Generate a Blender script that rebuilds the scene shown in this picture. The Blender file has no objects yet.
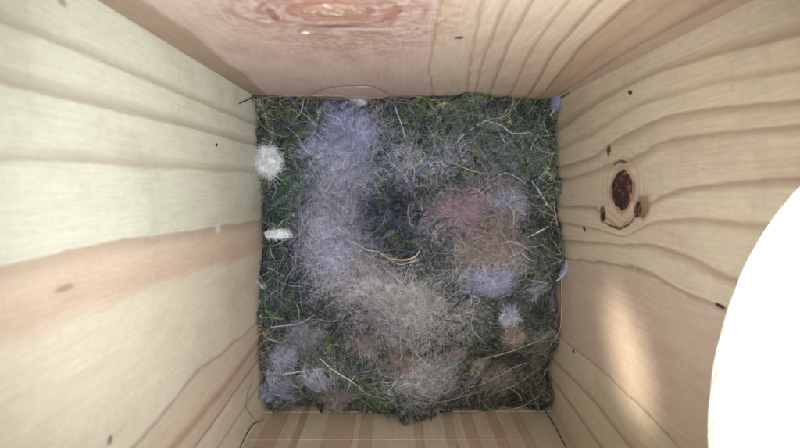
import bpy, math, random
import numpy as np
from mathutils import Euler, Vector, Matrix

random.seed(7)
rng = np.random.default_rng(7)
MM = 0.001
scene = bpy.context.scene
col = scene.collection

# ------------------------------------------------------------------ camera
F = 620.0                      # focal length in pixels of an 800 px wide frame
H = 55.0                       # mean height of the nest surface above the box floor, mm
ZC = H + 246.0                 # camera height, mm
cam_data = bpy.data.cameras.new('camera')
cam_data.sensor_width = 36.0
cam_data.lens = F / 800.0 * 36.0
cam_data.clip_start = 0.002
cam_data.clip_end = 50.0
cam_data.dof.use_dof = True
cam_data.dof.focus_distance = 0.238
cam_data.dof.aperture_fstop = 30.0
cam = bpy.data.objects.new('camera', cam_data)
col.objects.link(cam)
cam_rot = Euler((-math.atan(42.0 / F), -math.atan(6.0 / F), 0.0))
cam.location = (0, 0, ZC * MM)
cam.rotation_euler = cam_rot
scene.camera = cam
RM = np.array(cam_rot.to_matrix())

# ------------------------------------------------------------------ light
world = bpy.data.worlds.new('World')
scene.world = world
world.use_nodes = True
bg = world.node_tree.nodes['Background']
bg.inputs['Color'].default_value = (0.82, 1.0, 0.98, 1)
bg.inputs['Strength'].default_value = 2.7        # bright white daylight outside the box

def lamp(name, loc, target, power, size_deg, radius, colr, blend=1.0):
    d = bpy.data.lights.new(name, 'SPOT')
    d.energy = power; d.spot_size = math.radians(size_deg); d.spot_blend = blend
    d.shadow_soft_size = radius; d.color = colr
    o = bpy.data.objects.new(name, d); col.objects.link(o)
    o.location = [c * MM for c in loc]
    v = Vector([b - a for a, b in zip(loc, target)])
    o.rotation_euler = v.to_track_quat('-Z', 'Y').to_euler()
    return o
# the camera's own white lamp beside the lens
lamp('camera_lamp', (20, -26, ZC + 8), (-16, 14, H), 3.0, 78, .004, (0.90, 0.94, 1.0))
side = lamp('wall_streak_spot', (-16, -46, ZC + 4), (66, -48, ZC - 172), 5.0, 13.0, .005, (1.0, 0.93, 0.76))  # added spot, no source seen: lays the warm streak on the right wall
_f = Vector((82, -3, -176)).normalized(); _x = Vector((0, -32, 20)); _x = (_x - _f * _x.dot(_f)).normalized(); _z = -_f; _y = _z.cross(_x)
side.rotation_euler = Matrix((_x, _y, _z)).transposed().to_euler()
side.scale = (1.0, 0.36, 1.0)          # a flat beam

scene.view_settings.view_transform = 'Standard'
scene.view_settings.look = 'None'
scene.view_settings.exposure = -0.38
scene.view_settings.gamma = 1.0
scene.render.engine = 'CYCLES'
scene.cycles.use_denoising = True
scene.cycles.filter_width = 1.9
scene.cycles.max_bounces = 8
scene.cycles.diffuse_bounces = 3
scene.cycles.use_adaptive_sampling = True
scene.cycles.adaptive_threshold = 0.04
scene.cycles.sample_clamp_indirect = 6.0

# ------------------------------------------------------------------ geometry of the place
def ray(px, py):
    d = np.array([(px - 400.0) / F, -(py - 224.0) / F, -1.0])
    return RM @ d

def on_z(px, py, z=H):
    d = ray(px, py); t = (z - ZC) / d[2]
    return d[0] * t, d[1] * t

def on_x(px, py, x):
    d = ray(px, py); t = x / d[0]
    return d[1] * t, ZC + d[2] * t           # (y, z)

def on_y(px, py, y):
    d = ray(px, py); t = y / d[1]
    return d[0] * t, ZC + d[2] * t           # (x, z)

XL = on_z(257, 240)[0]
XR = on_z(559, 240)[0]
YT = on_z(400, 97)[1]        # back wall (top of the picture)
YB = on_z(400, 417)[1]       # front wall (bottom of the picture)
TOP = ZC + 30.0
THICK = 18.0
print('box mm', XL, XR, YT, YB)

# ------------------------------------------------------------------ helpers
def link(o, parent=None):
    col.objects.link(o)
    if parent is not None:
        o.parent = parent
    return o

def mesh_obj(name, verts, faces, mat, parent=None, smooth=False):
    me = bpy.data.meshes.new(name)
    me.from_pydata([tuple(v) for v in verts], [], [tuple(f) for f in faces])
    me.update()
    if smooth:
        me.polygons.foreach_set('use_smooth', [True] * len(me.polygons))
    if mat is not None:
        me.materials.append(mat)
    return link(bpy.data.objects.new(name, me), parent)

def np_mesh(name, verts, quads, mat, parent=None, tint=None, smooth=True, tris=False):
    """fast mesh from numpy arrays; verts in mm; tint: per-vertex rgb"""
    k = 3 if tris else 4
    me = bpy.data.meshes.new(name)
    nv, nf = len(verts), len(quads)
    me.vertices.add(nv)
    me.vertices.foreach_set('co', (np.asarray(verts, dtype=np.float32) * MM).ravel())
    me.loops.add(nf * k)
    me.loops.foreach_set('vertex_index', np.asarray(quads, dtype=np.int32).ravel())
    me.polygons.add(nf)
    me.polygons.foreach_set('loop_start', np.arange(0, nf * k, k, dtype=np.int32))
    me.polygons.foreach_set('loop_total', np.full(nf, k, dtype=np.int32))
    if smooth:
        me.polygons.foreach_set('use_smooth', np.ones(nf, dtype=bool))
    me.update(calc_edges=True)
    if tint is not None:
        a = me.attributes.new('tint', 'FLOAT_COLOR', 'POINT')
        c = np.ones((nv, 4), dtype=np.float32); c[:, :3] = tint
        a.data.foreach_set('color', c.ravel())
    if mat is not None:
        me.materials.append(mat)
    return link(bpy.data.objects.new(name, me), parent)

def empty(name, loc=(0, 0, 0)):
    o = bpy.data.objects.new(name, None)
    o.empty_display_size = 0.01
    o.location = loc
    col.objects.link(o)
    return o

def tag(o, label, cat, group=None):
    o['label'] = label; o['category'] = cat
    if group: o['group'] = group
    return o

class NT:
    """small node-tree helper"""
    def __init__(self, name):
        self.mat = bpy.data.materials.new(name)
        self.mat.use_nodes = True
        self.nt = self.mat.node_tree
        self.bsdf = self.nt.nodes['Principled BSDF']
    def n(self, typ, **kw):
        nd = self.nt.nodes.new(typ)
        for k, v in kw.items():
            setattr(nd, k, v)
        return nd
    def l(self, a, b):
        self.nt.links.new(a, b)
    def setin(self, sock, v):
        if hasattr(v, 'is_output'):
            self.l(v, sock)
        else:
            sock.default_value = v
    def math(self, op, a, b=0.0, c=None, clamp=False):
        nd = self.n('ShaderNodeMath', operation=op, use_clamp=clamp)
        self.setin(nd.inputs[0], a); self.setin(nd.inputs[1], b)
        if c is not None: self.setin(nd.inputs[2], c)
        return nd.outputs[0]
    def mix(self, fac, a, b, blend='MIX'):
        nd = self.n('ShaderNodeMix', data_type='RGBA', blend_type=blend)
        self.setin(nd.inputs[0], fac)
        for s, v in ((nd.inputs[6], a), (nd.inputs[7], b)):
            if hasattr(v, 'is_output'): self.l(v, s)
            else: s.default_value = tuple(v)[:3] + (1,)
        return nd.outputs[2]
    def noise(self, vec, scale, detail=3.0, rough=0.55, dist=0.0):
        nd = self.n('ShaderNodeTexNoise')
        if vec is not None: self.l(vec, nd.inputs['Vector'])
        nd.inputs['Scale'].default_value = scale
        nd.inputs['Detail'].default_value = detail
        nd.inputs['Roughness'].default_value = rough
        nd.inputs['Distortion'].default_value = dist
        return nd.outputs['Fac']
    def maprange(self, v, a, b, c, d, smooth=False):
        nd = self.n('ShaderNodeMapRange')
        if smooth: nd.interpolation_type = 'SMOOTHSTEP'
        self.setin(nd.inputs['Value'], v)
        for k, x in (('From Min', a), ('From Max', b), ('To Min', c), ('To Max', d)):
            nd.inputs[k].default_value = x
        return nd.outputs['Result']
    def ramp(self, fac, stops):
        nd = self.n('ShaderNodeValToRGB')
        self.setin(nd.inputs['Fac'], fac)
        el = nd.color_ramp.elements
        stops = sorted(stops, key=lambda s: s[0])
        while len(el) > 1: el.remove(el[-1])
        el[0].position = stops[0][0]; el[0].color = tuple(stops[0][1])[:3] + (1,)
        for p, c in stops[1:]:
            e = el.new(min(max(p, 0), 1)); e.color = tuple(c)[:3] + (1,)
        return nd.outputs['Color']
    def vec(self, x, y, z):
        nd = self.n('ShaderNodeCombineXYZ')
        for i, v in enumerate((x, y, z)): self.setin(nd.inputs[i], v)
        return nd.outputs[0]

def S(r, g, b):
    """sRGB 0-255 to linear"""
    f = lambda v: (v / 255 / 12.92) if v / 255 <= 0.04045 else ((v / 255 + 0.055) / 1.055) ** 2.4
    return (f(r), f(g), f(b))

# ------------------------------------------------------------------ pine boards
# every board carries an attribute 'grain' = (ring number, across mm, along mm); the ring
# number follows the growth rings of that board
def smooth1(a, n):
    k = np.exp(-0.5 * (np.arange(-3 * n, 3 * n + 1) / max(n, 0.5)) ** 2); k /= k.sum()
    p = np.pad(a, 3 * n, mode='edge')
    return np.convolve(p, k, mode='valid')

def ring_field(A, Sg, lines, lo, hi):
    """A across grid [ns,na], Sg along values [ns]; lines: list of arrays [(across, along)] in order of across"""
    pos = []
    for ln in lines:
        ln = np.array(ln); o = np.argsort(ln[:, 1]); ln = ln[o]
        pos.append(smooth1(np.interp(Sg, ln[:, 1], ln[:, 0]), 2))
    pos = np.array(pos)                                     # [k, ns]
    for k in range(1, len(pos)):
        pos[k] = np.maximum(pos[k], pos[k - 1] + 0.5)
    g = np.zeros_like(A)
    n = len(pos)
    for j in range(len(Sg)):
        xs = np.concatenate([[min(lo, pos[0, j] - .5)], pos[:, j], [max(hi, pos[-1, j] + .5)]])
        g[j] = np.interp(A[j], xs, np.arange(n + 2))
    gaps = [float(np.mean(pos[0] - lo))] + [float(np.mean(pos[k + 1] - pos[k])) for k in range(n - 1)] + [float(np.mean(hi - pos[-1]))]
    return g, gaps

def wood_material(name, specs, gaps, zone0, knots=(), pink=0.35, pinkcol=(0.42, 0.23, 0.15), wiggle=0.05, streak=1.0, seed=0.0, blotch=None, sat=.65, val=1.0, soft=.35, rings=()):
    """specs: per line (colour, mm before, mm after, zone colour after)"""
    t = NT(name)
    at = t.n('ShaderNodeAttribute', attribute_name='grain')
    sp = t.n('ShaderNodeSeparateXYZ'); t.l(at.outputs['Vector'], sp.inputs[0])
    g, a, s = sp.outputs[0], sp.outputs[1], sp.outputs[2]
    n = len(specs)
    cv = t.vec(t.math('MULTIPLY', a, 0.12), t.math('MULTIPLY_ADD', s, 0.035, seed), seed)
    w1 = t.noise(cv, 1.0, 4.0)
    gw = t.math('ADD', g, t.math('MULTIPLY', t.math('SUBTRACT', w1, 0.5), wiggle * 4))
    fv = t.vec(t.math('MULTIPLY', a, 2.2), t.math('MULTIPLY', s, 0.22), seed)
    w2 = t.noise(fv, 1.0, 2.0)
    gw = t.math('ADD', gw, t.math('MULTIPLY', t.math('SUBTRACT', w2, 0.5), wiggle * 1.6))
    # ring colours, in chunks that fit a colour ramp
    CH = 7
    color = None
    zones = [zone0] + [q[3] for q in specs]
    for c0 in range(0, n, CH):
        c1 = min(n, c0 + CH)
        lo, hi = c0 + 0.5, c1 + 0.5
        if c0 == 0: lo = 0.0
        if c1 == n: hi = n + 1.0
        stops = [(0.0, zones[c0])]
        for k in range(c0, c1):
            p = k + 1.0
            lc, mb, ma, zc = specs[k]
            lc = tuple(q * (1 - soft) + w * soft for q, w in zip(lc, zc))
            b = min(0.48, 1.1 * mb / max(gaps[k], .3)); f = min(0.48, 1.1 * ma / max(gaps[k + 1], .3))
            for q, cc in ((p - b, zones[k]), (p - b * 0.15, lc), (p + f * 0.15, lc), (p + f, zc)):
                stops.append(((q - lo) / (hi - lo), cc))
        r = t.ramp(t.math('DIVIDE', t.math('SUBTRACT', gw, lo), hi - lo), stops)
        color = r if color is None else t.mix(t.math('GREATER_THAN', gw, lo), color, r)
    # soft reddish heartwood blotches drawn out along the grain
    bl = t.noise(t.vec(t.math('MULTIPLY', a, 0.06), t.math('MULTIPLY', s, 0.018), seed + 3.1), 1.0, 4.0, 0.6)
    color = t.mix(t.maprange(bl, 0.48, 0.75, 0.0, pink, True), color, pinkcol)
    if blotch:
        ca, cs, ra, rs, bc, amt = blotch
        d = t.math('SQRT', t.math('ADD', t.math('POWER', t.math('DIVIDE', t.math('SUBTRACT', a, ca), ra), 2.0),
                                  t.math('POWER', t.math('DIVIDE', t.math('SUBTRACT', s, cs), rs), 2.0)))
        bn = t.noise(t.vec(t.math('MULTIPLY', a, 0.22), t.math('MULTIPLY', s, 0.22), seed + 9.0), 1.0, 5.0, 0.65, 1.6)
        m = t.math('MULTIPLY', t.maprange(d, 0.25, 1.0, 1.0, 0.0, True), t.maprange(bn, 0.36, 0.62, 0.0, amt, True))
        color = t.mix(m, color, bc)
    gr = t.noise(t.vec(t.math('MULTIPLY', a, 0.05), t.math('MULTIPLY', s, 0.04), seed + 11.0), 1.0, 6.0, 0.68)
    color = t.mix(t.maprange(gr, 0.5, 0.8, 0.0, 0.28, True), color, (0.36, 0.32, 0.26))
    # fine fibre streaks and pores
    f1 = t.noise(t.vec(t.math('MULTIPLY', a, 1.5), t.math('MULTIPLY', s, 0.06), seed + 1.7), 1.0, 5.0, 0.65)
    f2 = t.noise(t.vec(t.math('MULTIPLY', a, 6.0), t.math('MULTIPLY', s, 0.5), seed + 5.3), 1.0, 3.0, 0.6)
    f3 = t.noise(t.vec(t.math('MULTIPLY', a, 0.5), t.math('MULTIPLY', s, 0.35), seed + 2.3), 1.0, 6.0, 0.7)
    v = t.math('MULTIPLY', t.maprange(f1, 0.25, 0.75, 1 - 0.13 * streak, 1 + 0.08 * streak),
               t.maprange(f2, 0.25, 0.75, 0.93, 1.06))
    v = t.math('MULTIPLY', v, t.maprange(f3, 0.3, 0.7, 0.95, 1.04))
    vc = t.n('ShaderNodeCombineColor')
    for i in range(3): t.l(v, vc.inputs[i])
    color = t.mix(1.0, color, vc.outputs[0], 'MULTIPLY')
    for (ka, ks, ra, rs, rout, freq, rc, amt) in rings:
        q1 = t.noise(t.vec(t.math('MULTIPLY', a, 0.10), t.math('MULTIPLY', s, 0.10), seed + 6.0), 1.0, 4.0, 0.6)
        d = t.math('SQRT', t.math('ADD', t.math('POWER', t.math('DIVIDE', t.math('SUBTRACT', a, ka), ra), 2.0),
                                  t.math('POWER', t.math('DIVIDE', t.math('SUBTRACT', s, ks), rs), 2.0)))
        ph = t.math('ADD', t.math('MULTIPLY', d, freq), t.math('MULTIPLY', q1, 9.0))
        ln = t.maprange(t.math('SINE', ph), 0.2, 1.0, 0.0, 1.0, True)
        m = t.math('MULTIPLY', t.math('MULTIPLY', ln, t.maprange(d, 1.0, rout, amt, 0.0, True)), t.maprange(f3, .35, .65, .3, 1.0))
        color = t.mix(m, color, rc)
    # knots: own colour, ragged edge, rings round them
    kn = t.noise(t.vec(t.math('MULTIPLY', a, 0.2), t.math('MULTIPLY', s, 0.2), seed), 1.0, 3.0, 0.5)
    for (ka, ks, ra, rs, kc, soft, amt) in knots:
        d = t.math('SQRT', t.math('ADD', t.math('POWER', t.math('DIVIDE', t.math('SUBTRACT', a, ka), ra), 2.0),
                                  t.math('POWER', t.math('DIVIDE', t.math('SUBTRACT', s, ks), rs), 2.0)))
        d = t.math('ADD', d, t.math('MULTIPLY', t.math('SUBTRACT', kn, 0.5), 0.9))
        color = t.mix(t.maprange(d, 1.0 - soft, 1.0, amt, 0.0, True), color, kc)
    hs = t.n('ShaderNodeHueSaturation'); hs.inputs['Saturation'].default_value = sat; hs.inputs['Value'].default_value = val
    t.l(color, hs.inputs['Color']); color = hs.outputs[0]
    t.l(color, t.bsdf.inputs['Base Color'])
    t.bsdf.inputs['Roughness'].default_value = 0.62
    t.bsdf.inputs['Specular IOR Level'].default_value = 0.35
    bp = t.n('ShaderNodeBump'); bp.inputs['Strength'].default_value = 0.35; bp.inputs['Distance'].default_value = 0.0004
    sw = t.noise(t.vec(t.math('MULTIPLY', a, 0.04), t.math('MULTIPLY', s, 1.1), seed + 7.7), 1.0, 2.0)
    t.l(t.math('ADD', t.math('ADD', f1, t.math('MULTIPLY', f2, 0.5)), t.math('MULTIPLY', sw, .5)), bp.inputs['Height'])
    t.l(bp.outputs[0], t.bsdf.inputs['Normal'])
    return t.mat

def board(name, axis, pos, sign, arange, srange, lines, mat_fn, parent, step=2.0, hole=None, grooves=(), thick=THICK):
    """axis 'x': plane x=pos, across=y; axis 'y': plane y=pos, across=x. sign: outward direction."""
    na = max(2, int((arange[1] - arange[0]) / step) + 1)
    av = np.linspace(arange[0], arange[1], na)
    sv = list(np.arange(srange[0], srange[1], step)) + [srange[1]]
    for gz in grooves:
        sv = [q for q in sv if abs(q - gz) > 0.9] + [gz - 0.36, gz - 0.26, gz + 0.26, gz + 0.36]
    sv = np.array(sorted(sv)); ns = len(sv)
    A, SS = np.meshgrid(av, sv)
    A = A.copy(); SS = SS.copy()
    dep = np.zeros_like(A)
    for gz in grooves:
        dep[np.abs(SS - gz) < 0.3] = 2.0
    inside = np.zeros(A.shape, dtype=bool)
    if hole is not None:
        hp = np.array(hole); n = len(hp)
        for i in range(n):
            x1, y1 = hp[i]; x2, y2 = hp[(i + 1) % n]
            c = ((y1 > SS) != (y2 > SS))
            xi = (x2 - x1) * (SS - y1) / (y2 - y1 + 1e-12) + x1
            inside ^= c & (A < xi)
        dense = []
        for i in range(n):
            for u in np.linspace(0, 1, 12, endpoint=False):
                dense.append(hp[i] * (1 - u) + hp[(i + 1) % n] * u)
        dense = np.array(dense)
    cells = []
    for j in range(ns - 1):
        for i in range(na - 1):
            q = [(j, i), (j, i + 1), (j + 1, i + 1), (j + 1, i)]
            if hole is not None and all(inside[a] for a in q): continue
            cells.append([a * na + b for a, b in q])
    if hole is not None:
        for j, i in zip(*np.nonzero(inside)):
            k = np.argmin((dense[:, 0] - A[j, i]) ** 2 + (dense[:, 1] - SS[j, i]) ** 2)
            A[j, i], SS[j, i] = dense[k]
    g, gaps = ring_field(A, sv, lines, arange[0], arange[1])
    used = sorted({v for c in cells for v in c}); remap = {v: i for i, v in enumerate(used)}
    a = A.ravel()[used]; s = SS.ravel()[used]; d = dep.ravel()[used]; gg = g.ravel()[used]
    nv = len(used)
    def P(off, a, s):
        return (np.stack([pos + sign * off, a, s], 1) if axis == 'x' else np.stack([a, pos + sign * off, s], 1))
    V = np.concatenate([P(d, a, s), P(np.full(nv, thick), a, s)]) * MM
    cells = [[remap[v] for v in c] for c in cells]
    if hole is not None:                       # the opening widens toward the outside
        FLARE = 1.2
        cen0 = np.array([p for i in range(len(hp)) for p in (hp[i], (hp[i] + hp[(i + 1) % len(hp)]) / 2)]).mean(0)
        da, ds = a - cen0[0], s - cen0[1]; dd = np.hypot(da, ds)
        ths = np.arctan2(dense[:, 1] - cen0[1], dense[:, 0] - cen0[0]); oo = np.argsort(ths)
        rh = np.interp(np.arctan2(ds, da), ths[oo], np.hypot(*(dense - cen0).T)[oo], period=2 * math.pi)
        fac = np.where(dd < rh * FLARE, FLARE * rh / np.maximum(dd, 1e-6), 1.0)
        a2 = np.clip(cen0[0] + da * fac, arange[0], arange[1]); s2 = np.clip(cen0[1] + ds * fac, srange[0], srange[1])
        V[nv:] = P(np.full(nv, thick), a2, s2) * MM
    flip = (axis == 'x' and sign > 0) or (axis == 'y' and sign < 0)
    faces = []
    edges = {}
    for c in cells:
        f = c[::-1] if flip else c
        faces.append(f); faces.append([v + nv for v in f[::-1]])
        for u, v in zip(f, f[1:] + f[:1]): edges[(u, v)] = edges.get((u, v), 0) + 1
    onhole = set()
    if hole is not None:
        ih = inside.ravel()[used]
        onhole = {i for i in range(nv) if ih[i]}
        hd = np.array([p for i in range(len(hp)) for p in (hp[i], (hp[i] + hp[(i + 1) % len(hp)]) / 2)])
        m = len(hd); cen = hd.mean(0)
        base = len(V)
        V = np.concatenate([V, P(np.full(m, .0), hd[:, 0], hd[:, 1]) * MM, P(np.full(m, thick), *(((hd - cen) * FLARE + cen).T)) * MM])
        for i in range(m):
            i2 = (i + 1) % m
            faces.append([base + i, base + i2, base + m + i2, base + m + i])
        gg = np.concatenate([gg, np.interp(hd[:, 0], a[:1].tolist() + [a.max()], [0, len(lines) + 1])]) if False else gg
    for (u, v) in edges:
        if u in onhole and v in onhole: continue
        if (v, u) not in edges: faces.append([v, u, u + nv, v + nv])
    o = mesh_obj(name, V, faces, mat_fn(gaps), parent)
    at = o.data.attributes.new('grain', 'FLOAT_VECTOR', 'POINT')
    vv = np.concatenate([np.stack([gg, a, s], 1)] * 2).astype(np.float32)
    if hole is not None:
        ge = np.interp(hd[:, 0], [arange[0], arange[1]], [0, len(lines) + 1])
        vv = np.concatenate([vv] + [np.stack([ge, hd[:, 0], hd[:, 1]], 1).astype(np.float32)] * 2)
    at.data.foreach_set('vector', vv.ravel())
    return o

nest_box = empty('nest_box', (0, 0, 0))
tag(nest_box, 'pale knotty pine nest box seen from inside, round opening in its right wall', 'nest box')

PALE = (0.69, 0.67, 0.52); CREAM = (0.76, 0.65, 0.48); TAN = (0.60, 0.46, 0.30); PINK = (0.56, 0.36, 0.24)
LATE = (0.30, 0.19, 0.11); DARK = (0.13, 0.065, 0.035); RED = (0.36, 0.17, 0.10)

# ---- left wall
def lx(*p): return [on_x(a, b, XL) for a, b in p]
Lp = [
    (lx((0, 23), (103, 62), (254, 125)), (0.40, 0.33, 0.22), 2.2, .5, PALE),
    (lx((0, 82), (103, 105), (251, 144)), (0.38, 0.30, 0.20), 2.6, .5, PALE),
    (lx((0, 160), (103, 164), (254, 172)), (0.44, 0.37, 0.24), 2.5, .6, PALE),
    (lx((0, 267), (76, 250), (168, 234), (254, 222)), (0.44, 0.25, 0.16), .4, 2.6, (0.68, 0.51, 0.37)),
    (lx((0, 330), (100, 292), (254, 250)), (0.64, 0.46, 0.32), 3.5, 3, (0.74, 0.64, 0.48)),
    (lx((137, 448), (198, 372), (254, 327)), (0.24, 0.13, 0.08), .7, .5, (0.70, 0.55, 0.41)),
    (lx((173, 448), (219, 395), (254, 347)), (0.42, 0.20, 0.12), 2.0, 2.0, (0.68, 0.52, 0.39)),
    (lx((194, 448), (254, 366)), (0.26, 0.15, 0.09), .9, .3, CREAM),
    (lx((218, 448), (257, 388)), (0.40, 0.27, 0.17), 1.0, .5, CREAM),
]
# across = y decreases downwards in the picture, so order the lines from front to back
Lp = Lp[::-1]
def rev_specs(P, first):
    """the lists above are written top to bottom; after reversal swap before and after"""
    out = []
    for k, q in enumerate(P):
        after = P[k + 1][4] if k + 1 < len(P) else first
        out.append((q[1], q[3], q[2], after))
    return out
kl = [(*on_x(110, 440, XL), 1.3, 1.6, (0.16, 0.15, 0.11), .6, .8),
      (*on_x(65, 288, XL), .8, 4.0, (0.36, 0.24, 0.15), .7, .8),
      (*on_x(218, 229, XL), 2.4, 4.5, (0.74, 0.72, 0.66), .8, .8),
      (*on_x(62, 2, XL), 1.0, 2.0, (0.3, 0.2, 0.13), .6, .7)]
board('left_panel', 'x', XL, -1, (YB - .0, YT), (0.0, TOP), [q[0] for q in Lp],
      lambda gaps: wood_material('pine_left', rev_specs(Lp, PALE), gaps, Lp[0][4], kl, pink=.28, wiggle=.04, streak=.8, seed=1.0, sat=.92), nest_box)

# ---- right wall with the round opening
def rx(*p): return [on_x(a, b, XR) for a, b in p]
Rp = [
    (rx((556, 134), (601, 100), (658, 72), (719, 54), (800, 37)), (0.40, 0.28, 0.17), 3.0, .5, CREAM),
    (rx((560, 150), (590, 136), (640, 105), (719, 82), (800, 70)), (0.50, 0.38, 0.24), 1.6, .6, CREAM),
    (rx((560, 167), (594, 158), (612, 142), (627, 134), (665, 116), (719, 108), (800, 101)), (0.37, 0.25, 0.15), .4, 2.6, (0.72, 0.61, 0.45)),
    (rx((560, 180), (596, 170), (616, 160), (632, 160), (641, 152), (668, 139), (719, 131), (800, 126)), (0.38, 0.27, 0.17), .4, 2.0, (0.72, 0.61, 0.45)),
    (rx((560, 206), (598, 207), (606, 220), (622, 230), (638, 217), (650, 204), (680, 190), (720, 184), (800, 178)), (0.36, 0.24, 0.15), .5, 1.6, CREAM),
    (rx((560, 222), (600, 230), (625, 238), (650, 222), (700, 218), (760, 224)), (0.40, 0.28, 0.18), .6, 1.6, CREAM),
    (rx((563, 240), (621, 243), (652, 243), (693, 258), (726, 278)), (0.38, 0.26, 0.16), .5, 2.0, CREAM),
    (rx((563, 258), (601, 260), (642, 267), (682, 289), (726, 307), (800, 345)), (0.22, 0.13, 0.085), .3, 1.2, (0.70, 0.55, 0.43)),
    (rx((563, 340), (606, 373), (642, 408), (680, 448)), (0.20, 0.12, 0.075), .5, .5, CREAM),
    (rx((560, 368), (596, 403), (629, 448)), (0.38, 0.25, 0.15), 2.0, .4, CREAM),
    (rx((555, 383), (601, 448)), (0.38, 0.26, 0.16), 1.6, .5, CREAM),
]
Rp = Rp[::-1]
kr_big = on_x(622, 190, XR); kr_a = on_x(603, 214, XR); kr_b = on_x(638, 210, XR); kr_c = on_x(609, 150, XR)
kr = [(kr_big[0], kr_big[1], 8.6, 12.5, (0.68, 0.52, 0.39), .55, .75),
      (kr_big[0], kr_big[1], 7.6, 10.6, (0.36, 0.20, 0.13), .25, .8),
      (kr_a[0], kr_a[1], 3.6, 3.4, (0.16, 0.07, 0.045), .4, .95),
      (kr_b[0] + 1, kr_b[1] + 3, 4.2, 5.5, (0.22, 0.11, 0.065), .5, .9),
      (kr_c[0], kr_c[1], 2.6, 2.6, (0.44, 0.30, 0.22), .35, .9),
      (*on_x(645, 203, XR), 3.2, 6.0, (0.40, 0.25, 0.16), .8, .7)]
# visible rim of the opening, then closed to a full round
vis = np.array(rx((800, 190), (771, 220), (759, 240), (741, 273), (728, 311), (715.6, 352), (710.5, 393), (708, 448)))
Am = np.c_[2 * vis, np.ones(len(vis))]
sol = np.linalg.lstsq(Am, (vis ** 2).sum(1), rcond=None)[0]
hc = sol[:2]; hr = math.sqrt(sol[2] + hc @ hc)
print('hole centre', hc, 'r', hr, 'YB', YB, 'TOP', TOP)
hole = []
for k in range(150):
    th = 2 * math.pi * k / 150
    ry = hr if math.cos(th) > 0 else min(hr, hc[0] - (YB + 6))
    rz = hr if math.sin(th) < 0 else min(hr, TOP - 14 - hc[1])
    j = 1 + 0.0025 * math.sin(7 * th) + random.uniform(-.0025, .0025)
    hole.append((hc[0] + ry * math.cos(th) * j, hc[1] + rz * math.sin(th) * j))
right = board('right_panel', 'x', XR, 1, (YB, YT), (0.0, TOP), [q[0] for q in Rp],
      lambda gaps: wood_material('pine_right', rev_specs(Rp, CREAM), gaps, Rp[0][4], kr, pink=.2, wiggle=.035, streak=1.0, seed=4.0, sat=.96, rings=[(kr_big[0], kr_big[1], 7.0, 9.8, 2.1, 17.0, (0.40, 0.25, 0.16), .7)]), nest_box, hole=hole, thick=8.0)

# ---- back wall (top of the picture)
def ty(*p): return [on_y(a, b, YT) for a, b in p]
PK = (0.71, 0.54, 0.46)
Tp = [
    (ty((141, 0), (179, 26), (209, 50), (249, 79), (262, 92)), (0.32, 0.20, 0.13), 1.2, .8, PK),
    (ty((433, 94), (428, 66), (437, 26), (444, 0)), (0.22, 0.10, 0.065), .4, .5, (0.73, 0.58, 0.44)),
    (ty((468, 94), (474, 52), (481, 9)), (0.48, 0.32, 0.21), 1.2, .5, (0.73, 0.58, 0.44)),
    (ty((475, 94), (481, 66), (503, 9)), (0.42, 0.27, 0.17), 1.0, .4, (0.72, 0.57, 0.43)),
    (ty((490, 94), (509, 44), (531, 4)), (0.40, 0.25, 0.16), 1.2, .4, (0.72, 0.57, 0.43)),
    (ty((511, 94), (531, 52), (562, 9)), (0.42, 0.27, 0.17), 1.2, .4, (0.72, 0.56, 0.41)),
    (ty((531, 94), (557, 48), (597, 4)), (0.30, 0.17, 0.10), 1.4, .4, (0.72, 0.56, 0.41)),
    (ty((544, 94), (584, 44), (630, 4)), (0.32, 0.19, 0.11), 1.3, .5, (0.58, 0.42, 0.28)),
    (ty((556, 92), (610, 48), (668, 6)), (0.46, 0.30, 0.2), 1.0, .8, (0.60, 0.44, 0.31)),
    (ty((560, 93), (630, 50), (712, 6)), (0.38, 0.24, 0.15), 1.4, .8, (0.6, 0.46, 0.34)),
]
tk = on_y(330, 12, YT)
kt = [(tk[0], tk[1], 11.0, 9.5, (0.46, 0.22, 0.15), .5, .8),
      (tk[0], tk[1] - 11.5, 10.5, 1.5, (0.25, 0.10, 0.065), .6, .85),
      (tk[0] - 11.5, tk[1] - 3, 1.4, 7.0, (0.30, 0.13, 0.09), .6, .8),
      (tk[0] + 12, tk[1] - 2, 2.2, 8.0, (0.40, 0.20, 0.14), .6, .8),
      (tk[0] + 6, tk[1] - 14, 9.0, 2.0, (0.74, 0.58, 0.47), .6, .7)]
board('back_panel', 'y', YT, 1, (XL - THICK, XR + THICK), (0.0, TOP), [q[0] for q in Tp],
      lambda gaps: wood_material('pine_back', [(q[1], q[2], q[3], q[4]) for q in Tp], gaps, (0.44, 0.31, 0.22), kt, pink=.45,
                                 pinkcol=(0.44, 0.24, 0.17), wiggle=.03, streak=1.2, seed=8.0,
                                 blotch=(tk[0] + 2, tk[1] - 6, 36, 60, (0.40, 0.19, 0.14), .8), sat=.98, val=.86, rings=[(tk[0], tk[1], 6.5, 5.0, 5.0, 7.5, (0.26, 0.10, 0.065), .95)]), nest_box)

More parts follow.
